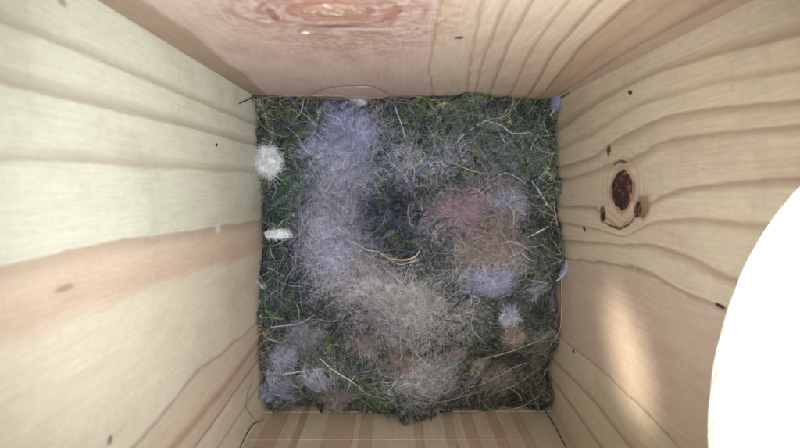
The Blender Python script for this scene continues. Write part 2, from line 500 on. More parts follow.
# ---- front wall (bottom of the picture) with ladder grooves
def by(x, y=446): return on_y(x, y, YB)[0]
LG = (0.66, 0.56, 0.42); BR = (0.56, 0.43, 0.32)
edges_b = [(256, BR), (274, LG), (291, (0.5, 0.37, .27)), (294, LG), (321, BR), (352, LG), (357, BR), (371, LG),
           (417, BR), (423, LG), (449, BR), (458, LG), (470, BR), (481, LG), (500, BR), (509, LG), (527, BR), (534, LG)]
Bl = []; Bs = []
for x, c in edges_b:
    X = by(x)
    Bl.append([(X, 0.0), (X, TOP)])
    Bs.append(((0.36, 0.23, 0.14) if c == LG else (0.5, 0.34, 0.22), .35, .35, c))
gz1 = on_y(400, 439.5, YB)[1]; gz2 = on_y(500, 411.5, YB)[1]
dg = gz1 - gz2
board('front_panel', 'y', YB, -1, (XL - THICK, XR + THICK), (0.0, TOP), Bl,
      lambda gaps: wood_material('pine_front', Bs, gaps, LG, (), pink=.25, wiggle=.05, seed=12.0, sat=1.08, val=1.0), nest_box,
      grooves=[gz2 + dg * k for k in range(0, 6)])
# floor and lid boards
def simple_board(name, x0, x1, y0, y1, z0, z1, mat):
    v = [(x, y, z) for z in (z0, z1) for y in (y0, y1) for x in (x0, x1)]
    f = [(0, 2, 3, 1), (4, 5, 7, 6), (0, 1, 5, 4), (2, 6, 7, 3), (0, 4, 6, 2), (1, 3, 7, 5)]
    return mesh_obj(name, np.array(v) * MM, f, mat, nest_box)

pl = NT('pine_plain')
tcv = pl.n('ShaderNodeTexCoord'); mp = pl.n('ShaderNodeMapping'); mp.inputs['Scale'].default_value = (900, 60, 60)
pl.l(tcv.outputs['Object'], mp.inputs[0])
pl.l(pl.ramp(pl.noise(mp.outputs[0], 1.0, 5), [(0.3, (0.5, 0.36, 0.22)), (0.7, CREAM)]), pl.bsdf.inputs['Base Color'])
pl.bsdf.inputs['Roughness'].default_value = .7
simple_board('floor_panel', XL - THICK, XR + THICK, YB - THICK, YT + THICK, -THICK, -0.02, pl.mat)
LID_GAP = 0.02
lid_dark = NT('dark_lid'); tcf = lid_dark.n('ShaderNodeTexCoord')
lid_dark.l(lid_dark.ramp(lid_dark.noise(tcf.outputs['Object'], 400, 4), [(.3, (0.06, 0.05, 0.045)), (.7, (0.12, 0.10, 0.085))]), lid_dark.bsdf.inputs['Base Color'])  # out-of-view lid, made dark to bounce less light onto the upper walls
simple_board('lid', XL - THICK - 8, XR + THICK + 8, YB - THICK - 8, YT + THICK + 8, TOP + LID_GAP, TOP + LID_GAP + THICK, lid_dark.mat)

# ---- knots standing in the boards (real plugs of end grain)
def knot_material(name, c1, c2, c3, sc):
    t = NT(name)
    tc = t.n('ShaderNodeTexCoord')
    nz = t.noise(tc.outputs['Object'], sc, 5, .65, .8)
    c = t.ramp(nz, [(0.32, c1), (0.46, c2), (0.54, c2), (0.62, c3)])
    t.l(c, t.bsdf.inputs['Base Color'])
    t.bsdf.inputs['Roughness'].default_value = .55
    b = t.n('ShaderNodeBump'); b.inputs['Strength'].default_value = .8; b.inputs['Distance'].default_value = .0008
    t.l(nz, b.inputs['Height']); t.l(b.outputs[0], t.bsdf.inputs['Normal'])
    return t.mat
knot_mat = knot_material('knot_dark', (0.012, 0.005, 0.004), (0.045, 0.016, 0.012), (0.34, 0.17, 0.13), 430)
knot_mat2 = knot_material('knot_brown', (0.05, 0.02, 0.012), (0.14, 0.06, 0.035), (0.45, 0.30, 0.22), 420)
def knot(wall, ca, cs, ra, rs, mat, parent, ang=0.0, h=0.35, seed=0):
    r = random.Random(seed)
    nth, nr = 36, 7
    wob = [1 + r.uniform(-.06, .06) for _ in range(nth)]
    V = []; Fc = []
    def put(a, s, d):
        a2 = a * math.cos(ang) - s * math.sin(ang); s2 = a * math.sin(ang) + s * math.cos(ang)
        if wall == 'right': V.append((XR - d, ca + a2, cs + s2))
        elif wall == 'left': V.append((XL + d, ca + a2, cs + s2))
        else: V.append((ca + a2, YT - d, cs + s2))
    put(0, 0, h * .4)
    for i in range(1, nr + 1):
        q = i / nr
        for k in range(nth):
            th = 2 * math.pi * k / nth
            d = h * (1 - q ** 4) * (0.7 + .5 * r.random()) - (0.5 if i == nr else 0)
            put(ra * q * wob[k] * math.cos(th), rs * q * wob[k] * math.sin(th), d)
    for k in range(nth):
        k2 = (k + 1) % nth
        Fc.append((0, 1 + k, 1 + k2))
        for i in range(nr - 1):
            Fc.append((1 + i * nth + k, 1 + (i + 1) * nth + k, 1 + (i + 1) * nth + k2, 1 + i * nth + k2))
    return mesh_obj('knot', np.array(V) * MM, Fc, mat, parent, True)
def by_name(n): return bpy.data.objects[n]
knot('right', kr_big[0], kr_big[1], 6.4, 9.0, knot_mat, right, 0, .45, 1)
knot('right', kr_a[0], kr_a[1], 1.9, 2.8, knot_mat, right, .5, .3, 2)
knot('right', kr_b[0], kr_b[1], 2.2, 3.0, knot_mat, right, -.6, .3, 3)
knot('right', kr_c[0], kr_c[1], 1.7, 1.7, knot_mat2, right, .2, .2, 4)
knot('back', tk[0] + 1, tk[1] + 1, 7.0, 4.6, knot_material('knot_pink', (0.22, 0.09, 0.06), (0.42, 0.25, 0.18), (0.68, 0.55, 0.45), 330), by_name('back_panel'), .1, .4, 5)
rb = on_y(305, 33, YT)
knot('back', rb[0], rb[1], 1.1, 0.9, knot_material('resin_pale', (0.4, 0.3, 0.24), (0.56, 0.46, 0.4), (0.66, 0.58, 0.52), 300), by_name('back_panel'), 0, .3, 6)

# bark-lined crack curving under the big knot
def wall_crack(pix, r, parent):
    p = np.array([(XR + r * .15, *on_x(a, b, XR)) for a, b in pix])
    d = np.r_[0, np.cumsum(np.linalg.norm(np.diff(p, axis=0), axis=1))]; u = np.linspace(0, d[-1], 22)
    c = np.stack([np.interp(u, d, p[:, i]) for i in range(3)], -1)
    V = []; Fc = []
    for i in range(22):
        tg = c[min(i + 1, 21)] - c[max(i - 1, 0)]; tg /= np.linalg.norm(tg); b = np.cross(tg, (1, 0, 0))
        rr_ = r * (.35 + .65 * math.sin(math.pi * (i + .5) / 22)) * random.uniform(.75, 1.2)
        for k in range(6):
            th = k * math.pi / 3
            V.append(c[i] + rr_ * (math.cos(th) * b + math.sin(th) * np.array((1.0, 0, 0)) * .6))
    for i in range(21):
        for k in range(6):
            Fc.append((i * 6 + k, i * 6 + (k + 1) % 6, (i + 1) * 6 + (k + 1) % 6, (i + 1) * 6 + k))
    mesh_obj('crack', np.array(V) * MM, Fc, knot_mat2, parent, True)
wall_crack([(603, 219), (608, 225), (620, 229), (630, 224), (637, 214)], .5, right)
wall_crack([(614, 165), (620, 161), (628, 163)], .45, right)

# ------------------------------------------------------------------ nest
nest = empty('bird_nest', (0, 0, 0))
tag(nest, 'bird nest of moss, grass and animal fur filling the box floor', 'nest')

def N(px, py, z=H): return on_z(px, py, z)
wv = [(rng.uniform(.05, .32), rng.uniform(0, 6.28), rng.uniform(0, 6.28)) for _ in range(14)]
CUP = N(383, 212)
CUP2 = N(492, 205)
def hgt(x, y):
    x = np.asarray(x, dtype=float); y = np.asarray(y, dtype=float)
    z = np.full(np.broadcast(x, y).shape, H)
    for k, p, q in wv:
        z = z + 0.30 / k ** .85 * np.sin(k * (x * math.cos(q) + y * math.sin(q)) + p)
    z = z - 27.0 * np.exp(-(((x - CUP[0]) / 12) ** 2 + ((y - CUP[1]) / 14) ** 2))
    rr = np.hypot((x - CUP[0]) / 1.0, (y - CUP[1]) / 1.12)
    z = z + 6.0 * np.exp(-((rr - 24) / 7.5) ** 2)
    z = z - 4.0 * np.exp(-(((x - N(440, 250)[0]) / 9) ** 2 + ((y - N(440, 250)[1]) / 8) ** 2))
    z = z + 6.5 * np.exp(-(((x - N(484, 236)[0]) / 12) ** 2 + ((y - N(480, 235)[1]) / 15) ** 2))
    z = z - 5.0 * np.exp(-((y - YB) / 9) ** 2)
    em = np.exp(-((x - XL) / 7) ** 2) + np.exp(-((XR - x) / 7) ** 2) + np.exp(-((YT - y) / 7) ** 2) + np.exp(-((y - YB) / 7) ** 2)
    ew = np.sin(.21 * (x + y) + 1.0) + .8 * np.sin(.37 * (x - y) + 2.2) + .6 * np.sin(.71 * (x + .6 * y) + .4) + .5 * np.sin(1.1 * (x - 1.3 * y))
    z = z + 2.0 * ew * np.minimum(em, 1.0)
    z = z - 3.0 * np.exp(-((x - XL) / 3) ** 2) - 2.5 * np.exp(-((XR - x) / 3) ** 2) - 2.0 * np.exp(-((YT - y) / 3) ** 2)
    return z

# tinted strand material: colour from the strand itself plus variation along it
def strand_material(name, rough=.6, trans=.25, spec=.3):
    t = NT(name)
    at = t.n('ShaderNodeAttribute', attribute_name='tint')
    tc = t.n('ShaderNodeTexCoord')
    nz = t.noise(tc.outputs['Object'], 350.0, 3)
    v = t.maprange(nz, .3, .7, .75, 1.2)
    vc = t.n('ShaderNodeCombineColor')
    for i in range(3): t.l(v, vc.inputs[i])
    c = t.mix(1.0, at.outputs['Color'], vc.outputs[0], 'MULTIPLY')
    t.l(c, t.bsdf.inputs['Base Color'])
    t.bsdf.inputs['Roughness'].default_value = rough
    t.bsdf.inputs['Specular IOR Level'].default_value = spec
    if trans:
        tr = t.n('ShaderNodeBsdfTranslucent'); t.l(c, tr.inputs['Color'])
        mx = t.n('ShaderNodeMixShader'); mx.inputs[0].default_value = trans
        t.l(t.bsdf.outputs[0], mx.inputs[1]); t.l(tr.outputs[0], mx.inputs[2])
        t.l(mx.outputs[0], t.nt.nodes['Material Output'].inputs['Surface'])
    return t.mat
M_FUR = strand_material('fur', .7, .3, .2)
M_GRASS = strand_material('dry_grass', .55, 0, .35)
M_MOSS = strand_material('moss', .6, .2, .25)
M_DOWN = strand_material('down', .9, .12, .0)
M_FEATHER = strand_material('feather', .6, .3, .25)

def tubes(P, R, tint, sides=3):
    """P [n,k,3] mm, R [n,k] mm, tint [n,3] -> verts, quads, per-vertex tint"""
    n, k, _ = P.shape
    T = np.empty_like(P)
    T[:, 1:-1] = P[:, 2:] - P[:, :-2]; T[:, 0] = P[:, 1] - P[:, 0]; T[:, -1] = P[:, -1] - P[:, -2]
    T /= np.linalg.norm(T, axis=2, keepdims=True) + 1e-9
    up = np.zeros_like(T); up[..., 2] = 1; up[..., 0] = .13; up[..., 1] = .07
    B = np.cross(T, up); B /= np.linalg.norm(B, axis=2, keepdims=True) + 1e-9
    Nn = np.cross(B, T)
    V = np.empty((n, k, sides, 3))
    for s in range(sides):
        a = 2 * math.pi * s / sides + .5
        V[:, :, s] = P + R[..., None] * (math.cos(a) * B + math.sin(a) * Nn)
    idx = np.arange(n * k * sides).reshape(n, k, sides)
    Q = []
    for s in range(sides):
        s2 = (s + 1) % sides
        Q.append(np.stack([idx[:, :-1, s], idx[:, :-1, s2], idx[:, 1:, s2], idx[:, 1:, s]], -1).reshape(-1, 4))
    tv = np.repeat(tint[:, None, :], k * sides, axis=1).reshape(-1, 3)
    return V.reshape(-1, 3), np.concatenate(Q), tv

def fold(v, lo, hi):
    v = np.where(v < lo, 2 * lo - v, v); v = np.where(v > hi, 2 * hi - v, v)
    return np.clip(v, lo, hi)

def walk(n, k, x0, y0, ang, length, curl, wander, zoff, arch, margin=.4, follow=True, zjit=.35):
    """random-walk strands lying on the nest surface"""
    step = length / (k - 1)
    x = np.empty((n, k)); y = np.empty((n, k))
    x[:, 0] = x0; y[:, 0] = y0
    kap = curl * rng.standard_normal(n)
    for i in range(1, k):
        ang = ang + (kap + wander * rng.standard_normal(n)) * step
        x[:, i] = x[:, i - 1] + np.cos(ang) * step
        y[:, i] = y[:, i - 1] + np.sin(ang) * step
    x = fold(x, XL + margin, XR - margin); y = fold(y, YB + margin, YT - margin)
    u = np.linspace(0, 1, k)[None]
    z = hgt(x, y) + zoff[:, None] + arch[:, None] * np.sin(math.pi * u)
    z = z + zjit * np.cumsum(rng.standard_normal((n, k)), 1) * .5
    return np.stack([x, y, z], -1)

def tint_mix(n, cols, weights, var=.18):
    c = np.array(cols); w = np.array(weights, dtype=float); w /= w.sum()
    t = c[rng.choice(len(c), n, p=w)]
    t = t * np.exp(var * rng.standard_normal((n, 1))) * (1 + .05 * rng.standard_normal((n, 3)))
    return np.clip(t, .003, .95)

def taper(n, k, r, tip=.35, var=.25):
    u = np.linspace(0, 1, k)[None]
    base = r * np.exp(var * rng.standard_normal((n, 1)))
    return base * (tip + (1 - tip) * np.sin(math.pi * np.clip(u, .03, .97)) ** .5)

# ---- felted mat under everything
nx, ny = 150, 150
gx, gy = np.meshgrid(np.linspace(XL + .15, XR - .15, nx), np.linspace(YB + .15, YT - .15, ny))
gz = hgt(gx, gy) - 3.0 + rng.normal(0, .45, gx.shape)
V = np.stack([gx, gy, gz], -1).reshape(-1, 3)
ii = np.arange(nx * ny).reshape(ny, nx)
Q = np.stack([ii[:-1, :-1], ii[:-1, 1:], ii[1:, 1:], ii[1:, :-1]], -1).reshape(-1, 4)
ring = np.concatenate([ii[0, :], ii[1:, -1], ii[-1, -2::-1], ii[-2:0:-1, 0]])
low = V[ring].copy(); low[:, 2] = .5
b0 = len(V); V = np.concatenate([V, low])
m = len(ring); r1 = np.roll(ring, -1); lowi = b0 + np.arange(m); l1 = np.roll(lowi, -1)
Q = np.concatenate([Q, np.stack([ring, lowi, l1, r1], -1)])
t = NT('felted_mat')
tc = t.n('ShaderNodeTexCoord')
n1 = t.noise(tc.outputs['Object'], 160, 5, .6)
t.l(t.ramp(n1, [(.3, (0.008, 0.010, 0.007)), (.5, (0.016, 0.018, 0.013)), (.7, (0.035, 0.032, 0.027))]), t.bsdf.inputs['Base Color'])
t.bsdf.inputs['Roughness'].default_value = .9
np_mesh('felted_mat', V, Q, t.mat, nest)

def uniform_xy(n):
    return rng.uniform(XL + 1, XR - 1, n), rng.uniform(YB + 1, YT - 1, n)

def gauss(x, y, cx, cy, rx_, ry_):
    c = N(cx, cy)
    s = (N(cx + 1, cy)[0] - c[0])
    return np.exp(-(((x - c[0]) / (rx_ * s)) ** 2 + ((y - c[1]) / (ry_ * s)) ** 2))

# ---- dark undergrowth: old roots, hair and stems
n = 5200; x, y = uniform_xy(n)
P = walk(n, 10, x, y, rng.uniform(0, 6.28, n), rng.uniform(10, 34, n), .05, .10, rng.uniform(-2.6, .2, n), rng.uniform(-.5, 2.0, n))
tt = tint_mix(n, [(0.02, 0.026, 0.018), (0.03, 0.033, 0.038), (0.055, 0.05, 0.038), (0.018, 0.018, 0.022), (0.035, 0.05, 0.026)], [3, 3, 2, 3, 2], .3)
o = np_mesh('root_tangle', *tubes(P, taper(n, 10, .13), tt)[:2], M_GRASS, nest, tubes(P, taper(n, 10, .13), tt)[2]); o['kind'] = 'stuff'

# ---- moss: feathery sprigs (stem and two rows of leaflets)
def moss_density(x, y):
    d = .14 + 1.1 * gauss(x, y, 275, 130, 26, 45) + 1.0 * gauss(x, y, 300, 195, 30, 40) + .9 * gauss(x, y, 275, 270, 24, 70) \
        + 1.0 * gauss(x, y, 420, 110, 70, 18) + .9 * gauss(x, y, 540, 150, 26, 60) + .5 * gauss(x, y, 470, 130, 60, 30) \
        + .8 * gauss(x, y, 545, 250, 18, 50) + 1.0 * gauss(x, y, 365, 385, 45, 28) + .7 * gauss(x, y, 330, 355, 30, 25) \
        + .45 * gauss(x, y, 420, 150, 50, 30) + .6 * gauss(x, y, 470, 355, 40, 25) + .5 * gauss(x, y, 360, 112, 60, 14)
    d = d * (1 - .75 * gauss(x, y, 345, 225, 38, 75)) * (1 - .7 * gauss(x, y, 470, 235, 45, 45))
    return np.clip(d, 0, 1)
n = 10500; x, y = uniform_xy(n)
keep = rng.random(n) < moss_density(x, y); x, y = x[keep], y[keep]; n = len(x)
k = 9
P = walk(n, k, x, y, rng.uniform(0, 6.28, n), rng.uniform(4, 10, n), .12, .12, rng.uniform(-2.2, .6, n), rng.uniform(0, 1.6, n))
greens = [(0.06, 0.095, 0.032), (0.032, 0.06, 0.026), (0.14, 0.19, 0.06), (0.028, 0.048, 0.034), (0.055, 0.07, 0.045)]
tt = tint_mix(n, greens, [3, 3, .9, 3, 2.5], .35)
px_, py_ = P[:, 0, 0], P[:, 0, 1]
pt = sum(gauss(px_, py_, *q) for q in [(262, 112, 9, 12), (334, 138, 12, 9), (292, 182, 26, 18), (325, 168, 10, 6), (420, 106, 32, 8), (540, 150, 18, 18), (375, 392, 24, 16), (338, 352, 13, 9), (272, 300, 10, 14),
      (300, 215, 14, 14), (335, 102, 12, 8), (466, 270, 10, 6), (470, 370, 9, 6), (425, 268, 10, 6), (512, 329, 5, 4)])
pt = np.clip(pt, 0, 1)[:, None]
tt = tt * (1 + pt * np.array([1.1, 1.35, .4]))
bluish = np.clip(gauss(P[:, 0, 0], P[:, 0, 1], 290, 250, 60, 110), 0, 1)[:, None]
tt = tt * (1 - bluish) + tt * np.array([.85, 1.0, 1.7]) * bluish
V1, Q1, T1 = tubes(P, taper(n, k, .10), tt * .7)
# leaflets: four-vertex blades either side of each stem joint
Tn = np.gradient(P, axis=1); Tn /= np.linalg.norm(Tn, axis=2, keepdims=True) + 1e-9
upv = np.array([0, 0, 1.0]); B = np.cross(Tn, upv); B /= np.linalg.norm(B, axis=2, keepdims=True) + 1e-9
LV = []; LT = []
for side in (-1, 1):
    for rep in (0, 1):
        base = P + Tn * (.3 * rep) + rng.normal(0, .1, P.shape)
        L = rng.uniform(.7, 1.6, (n, k, 1))
        d = side * B * rng.uniform(.5, 1.0, (n, k, 1)) + Tn * rng.uniform(.3, .9, (n, k, 1)) + upv * rng.uniform(-.2, .7, (n, k, 1))
        d /= np.linalg.norm(d, axis=2, keepdims=True)
        w = np.cross(d, upv + rng.normal(0, .3, P.shape)); w /= np.linalg.norm(w, axis=2, keepdims=True) + 1e-9
        wd = L * .2
        q = np.stack([base, base + d * L * .45 + w * wd, base + d * L, base + d * L * .45 - w * wd], 2)
        LV.append(q.reshape(-1, 3))
        LT.append(np.repeat((tt[:, None, :] * np.exp(.2 * rng.standard_normal((n, k, 1)))), 4, axis=2).reshape(n, k, 4, 3).reshape(-1, 3) if False else
                  np.repeat((tt[:, None, :] * np.exp(.2 * rng.standard_normal((n, k, 1)))).reshape(-1, 1, 3), 4, axis=1).reshape(-1, 3))
LV = np.concatenate(LV); LT = np.concatenate(LT)
LV[:, 0] = np.clip(LV[:, 0], XL + .1, XR - .1); LV[:, 1] = np.clip(LV[:, 1], YB + .1, YT - .1)
LQ = np.arange(len(LV)).reshape(-1, 4)
o = np_mesh('moss', np.concatenate([V1, LV]), np.concatenate([Q1, LQ + len(V1)]), M_MOSS, nest, np.concatenate([T1, LT]), smooth=False); o['kind'] = 'stuff'

# ---- pale and mid-tone grass blades and hairs woven through the nest
def woven(name, n, dens, lmin, lmax, r, cols, w, curl=.04, wander=.07, z0=-1.2, z1=1.2, arch=2.0, mat=M_GRASS, k=11):
    x, y = uniform_xy(n)
    keep = rng.random(n) < dens(x, y); x, y = x[keep], y[keep]; n = len(x)
    P = walk(n, k, x, y, rng.uniform(0, 6.28, n), rng.uniform(lmin, lmax, n), curl, wander, rng.uniform(z0, z1, n), rng.uniform(-.3, arch, n))
    tt = tint_mix(n, cols, w)
    # regional colour cast painted into the tints: bluer round cup, browner toward front wall
    mx, my = P[:, k // 2, 0], P[:, k // 2, 1]
    bl = np.clip(gauss(mx, my, 340, 200, 90, 110), 0, 1)[:, None]; br = np.clip((N(400, 290)[1] - my) / 40, 0, 1)[:, None]
    tt = tt * np.where(tt.mean(1, keepdims=True) < .3, .7, .95)
    tt = tt * (1 + bl * np.array([-.12, -.02, .35])) * (1 + br * np.array([.12, 0, -.22]))
    V, Q, T = tubes(P, taper(n, k, r), tt)
    o = np_mesh(name, V, Q, mat, nest, T); o['kind'] = 'stuff'
    return o
cupm = lambda x, y: 1 - .7 * gauss(x, y, 383, 210, 34, 40)
woven('grass_weave', 3600, lambda x, y: cupm(x, y) * (.4 + .5 * gauss(x, y, 480, 150, 80, 50) + .4 * gauss(x, y, 520, 370, 50, 60) + .4 * gauss(x, y, 290, 260, 50, 90)),
      8, 30, .15, [(0.17, 0.19, 0.14), (0.15, 0.18, 0.19), (0.24, 0.21, 0.16), (0.05, 0.07, 0.045), (0.36, 0.36, 0.36)], [3, 3, 2, 4, 1], wander=.11)
woven('cup_hair', 900, lambda x, y: gauss(x, y, 385, 210, 38, 42), 8, 22, .12, [(0.05, 0.055, 0.09), (0.10, 0.11, 0.17), (0.03, 0.03, 0.05), (0.22, 0.23, 0.32)], [3, 2, 3, .6], curl=.1, z0=-.5, z1=1.5)  # dark tints put into these hairs to deepen the shade of the cup
woven('fine_hair', 7000, lambda x, y: .75 * cupm(x, y), 10, 36, .065,
      [(0.22, 0.22, 0.24), (0.28, 0.26, 0.23), (0.10, 0.10, 0.12), (0.42, 0.40, 0.42)], [3, 3, 3, 1.4], curl=.07, wander=.10, mat=M_FUR)

n = 420; k = 9
side = rng.integers(0, 4, n); e = rng.uniform(0, 1, n)
x = np.where(side == 0, XL + .6, np.where(side == 1, XR - .6, XL + (XR - XL) * e)); y = np.where(side == 2, YT - .6, np.where(side == 3, YB + .6, YB + (YT - YB) * e))
a0 = np.select([side == 0, side == 1, side == 2], [0.0, math.pi, -math.pi / 2], math.pi / 2) + rng.normal(0, .9, n)
P = walk(n, k, x, y, a0, rng.uniform(6, 18, n), .08, .08, rng.uniform(-.5, 1, n), rng.uniform(.5, 2.5, n))
P[..., 2] += (rng.uniform(1, 6, n) ** 1.2)[:, None] * np.linspace(1, 0, k)[None] ** 2 * .8
tt = tint_mix(n, [(0.10, 0.09, 0.06), (0.26, 0.22, 0.16), (0.16, 0.17, 0.12), (0.36, 0.33, 0.28)], [3, 3, 3, 1])
V, Q, T = tubes(P, taper(n, k, .12), tt)
o = np_mesh('edge_strands', V, Q, M_GRASS, nest, T); o['kind'] = 'stuff'

# ---- fur wads: each a felted clump of fine curled hairs
def fur_wad(cx, cy, rx_, ry_, n, cols, w=None, dome=2.5, r=.046, lmin=6, lmax=16, curl=.22, wander=.22, sink=.8, ang=0.0, label=None, k=9):
    n = int(n * (1.2 if n > 1000 else 1.6)); dome = dome * 1.7
    c = N(cx, cy); s = N(cx + 1, cy)[0] - c[0]
    ax, ay = rx_ * s * 1.08, ry_ * s * 1.08
    lm = min(lmax, 2.6 * min(ax, ay))
    if lm < lmax:
        n = int(n * min(1.6, lmax / lm)); curl, wander, lmin, lmax = curl * min(2.2, lmax / lm), wander * min(2.0, lmax / lm), lm * .45, lm
    q = np.minimum(rng.rayleigh(.56, n), 1.8); th = rng.uniform(0, 6.28, n)
    lob = 1 + .22 * np.sin(3 * th + rng.uniform(0, 6)) + .14 * np.sin(5 * th + rng.uniform(0, 6))
    lx_ = ax * q * np.cos(th) * lob; ly_ = ay * q * np.sin(th) * lob
    x = c[0] + lx_ * math.cos(ang) - ly_ * math.sin(ang); y = c[1] + lx_ * math.sin(ang) + ly_ * math.cos(ang)
    L = rng.uniform(lmin, lmax, n)
    zo = dome * np.clip(1 - q ** 1.5, -.25, 1) * rng.uniform(.0, 1.0, n) - sink * rng.random(n)
    a0 = rng.uniform(0, 6.28, n)
    P = walk(n, k, x, y, a0, L, curl, wander, zo, rng.uniform(-.6, 1.2, n), zjit=.3)
    # recentre so that strands are centred on their clump
    mid = P[:, k // 2, :2].copy()
    dx = (x - mid[:, 0])[:, None]; dy = (y - mid[:, 1])[:, None]
    z_rel = P[..., 2] - hgt(P[..., 0], P[..., 1])
    P[..., 0] = fold(P[..., 0] + dx, XL + .3, XR - .3); P[..., 1] = fold(P[..., 1] + dy, YB + .3, YT - .3)
    P[..., 2] = hgt(P[..., 0], P[..., 1]) + z_rel
    tt = tint_mix(n, cols, w or [1] * len(cols), .30) * 1.13
    other = rng.random(n) < .12 + .30 * np.clip(q - .5, 0, 1)          # hairs of the general lining felted in
    tt[other] = tint_mix(int(other.sum()), [(0.40, 0.40, 0.47), (0.30, 0.29, 0.31), (0.12, 0.13, 0.15), (0.36, 0.32, 0.28)], [3, 2, 2, 2], .2)
    V, Q, T = tubes(P, taper(n, k, r, .35, .45), tt)
    o = np_mesh('fur_wad', V, Q, M_FUR, nest, T)
    if label: o['label'] = label
    return o
LAV = [(0.50, 0.50, 0.68), (0.44, 0.44, 0.62), (0.62, 0.61, 0.76)]
GLAV = [(0.54, 0.53, 0.64), (0.46, 0.46, 0.58), (0.64, 0.62, 0.70)]
MAUVE = [(0.58, 0.53, 0.50), (0.49, 0.45, 0.43), (0.66, 0.60, 0.56)]
TANF = [(0.52, 0.41, 0.33), (0.44, 0.34, 0.28), (0.58, 0.49, 0.42)]
PINKF = [(0.48, 0.27, 0.32), (0.42, 0.29, 0.38), (0.54, 0.34, 0.36), (0.5, 0.42, 0.42)]
WHT = [(0.74, 0.74, 0.82), (0.64, 0.65, 0.74), (0.80, 0.80, 0.84)]
REDF = [(0.40, 0.28, 0.22), (0.34, 0.25, 0.21)]
def lining(path, sig, n, c0, c1, lmin, lmax, r, dome):
    p = np.array([N(a, b) for a, b in path]); s_ = N(401, 224)[0] - N(400, 224)[0]
    d = np.r_[0, np.cumsum(np.linalg.norm(np.diff(p, axis=0), axis=1))]
    u = rng.uniform(0, 1, n); uu = u * d[-1]
    x = np.interp(uu, d, p[:, 0]) + rng.normal(0, sig * s_, n); y = np.interp(uu, d, p[:, 1]) + rng.normal(0, sig * s_, n)
    L = rng.uniform(lmin, lmax, n); a0 = rng.uniform(0, 6.28, n)
    x0 = fold(x - np.cos(a0) * L * .45, XL + .5, XR - .5); y0 = fold(y - np.sin(a0) * L * .45, YB + .5, YT - .5)
    k = 12
    P = walk(n, k, x0, y0, a0, L, .05, .13, rng.uniform(-.6, dome, n), rng.uniform(-.5, 1.4, n), zjit=.3)
    q = np.clip(u + rng.normal(0, .12, n), 0, 1)[:, None]
    tt = (np.array(c0) * (1 - q) + np.array(c1) * q) * np.exp(.28 * rng.standard_normal((n, 1))) * 1.15
    V, Q, T = tubes(P, taper(n, k, r, .35, .4), np.clip(tt, .02, .9))
    o = np_mesh('fur_lining', V, Q, M_FUR, nest, T); o['kind'] = 'stuff'
lining([(356, 112), (345, 140), (332, 180), (325, 225), (335, 262), (372, 292), (425, 305)], 16, 3800, (0.45, 0.46, 0.67), (0.60, 0.55, 0.52), 8, 22, .045, 3.0)
lining([(425, 305), (440, 340), (430, 375), (380, 365), (330, 370), (280, 380)], 22, 1500, (0.50, 0.46, 0.46), (0.46, 0.45, 0.50), 7, 20, .045, 2.0)
lining([(440, 215), (470, 205), (505, 200), (510, 235), (495, 270), (465, 270), (450, 245)], 12, 1300, (0.50, 0.38, 0.42), (0.56, 0.52, 0.54), 7, 18, .045, 2.5)
lining([(400, 150), (450, 150), (500, 150), (535, 180)], 22, 900, (0.42, 0.43, 0.50), (0.32, 0.35, 0.38), 8, 24, .045, 1.5)
fur_wad(352, 128, 34, 30, 1900, [(0.47, 0.46, 0.72), (0.42, 0.42, 0.66), (0.6, 0.6, 0.78)], label='lavender-grey fur pad near the back wall')
fur_wad(318, 152, 20, 12, 360, LAV)
fur_wad(340, 185, 34, 40, 1500, GLAV, label='grey fur pad left of the nest cup')
fur_wad(335, 245, 34, 40, 1700, LAV)
fur_wad(365, 285, 42, 32, 1700, MAUVE)
fur_wad(412, 300, 36, 28, 1200, MAUVE)
fur_wad(402, 165, 30, 28, 420, GLAV)
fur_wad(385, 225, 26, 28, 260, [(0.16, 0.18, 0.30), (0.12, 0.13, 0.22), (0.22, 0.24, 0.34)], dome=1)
fur_wad(464, 210, 32, 19, 1000, PINKF, ang=.25, label='pinkish red fur tuft')
fur_wad(494, 236, 27, 27, 1000, TANF, label='tan fur tuft')
fur_wad(470, 250, 22, 20, 420, TANF)
fur_wad(480, 276, 30, 13, 650, [(0.52, 0.52, 0.66), (0.44, 0.46, 0.58)], label='pale lavender fur pad')
fur_wad(490, 278, 14, 10, 700, LAV, dome=4)
fur_wad(505, 200, 26, 9, 420, [(0.50, 0.50, 0.60), (0.42, 0.42, 0.5)], ang=-.25)
fur_wad(521, 208, 7, 14, 160, [(0.50, 0.49, 0.54)])
fur_wad(303, 338, 16, 14, 600, [(0.42, 0.40, 0.42), (0.34, 0.33, 0.36)], dome=3)
fur_wad(283, 357, 14, 10, 300, GLAV, dome=3)
fur_wad(316, 377, 14, 11, 360, GLAV, dome=3)
fur_wad(275, 390, 19, 20, 950, [(0.52, 0.52, 0.62), (0.42, 0.42, 0.52)], dome=3)
fur_wad(337, 402, 18, 13, 650, [(0.44, 0.36, 0.34), (0.36, 0.31, 0.31)], dome=3)
fur_wad(364, 346, 14, 8, 280, [(0.44, 0.36, 0.34), (0.38, 0.32, 0.30)], dome=3)
fur_wad(402, 355, 12, 14, 280, REDF, dome=3, label='rusty brown fur tuft')
fur_wad(432, 372, 34, 24, 1700, [(0.60, 0.57, 0.56), (0.50, 0.48, 0.48)], dome=3.5, label='off-white fur pad toward the front wall')
fur_wad(410, 378, 20, 20, 420, MAUVE, dome=2)
fur_wad(458, 353, 8, 9, 150, [(0.48, 0.38, 0.34)], dome=2.5)
fur_wad(481, 366, 9, 7, 170, [(0.52, 0.44, 0.38)], dome=2.5)
fur_wad(507, 314, 9, 9, 220, WHT, dome=3.5)
fur_wad(512, 335, 9, 12, 420, [(0.56, 0.43, 0.33), (0.48, 0.37, 0.30)], dome=3.5)
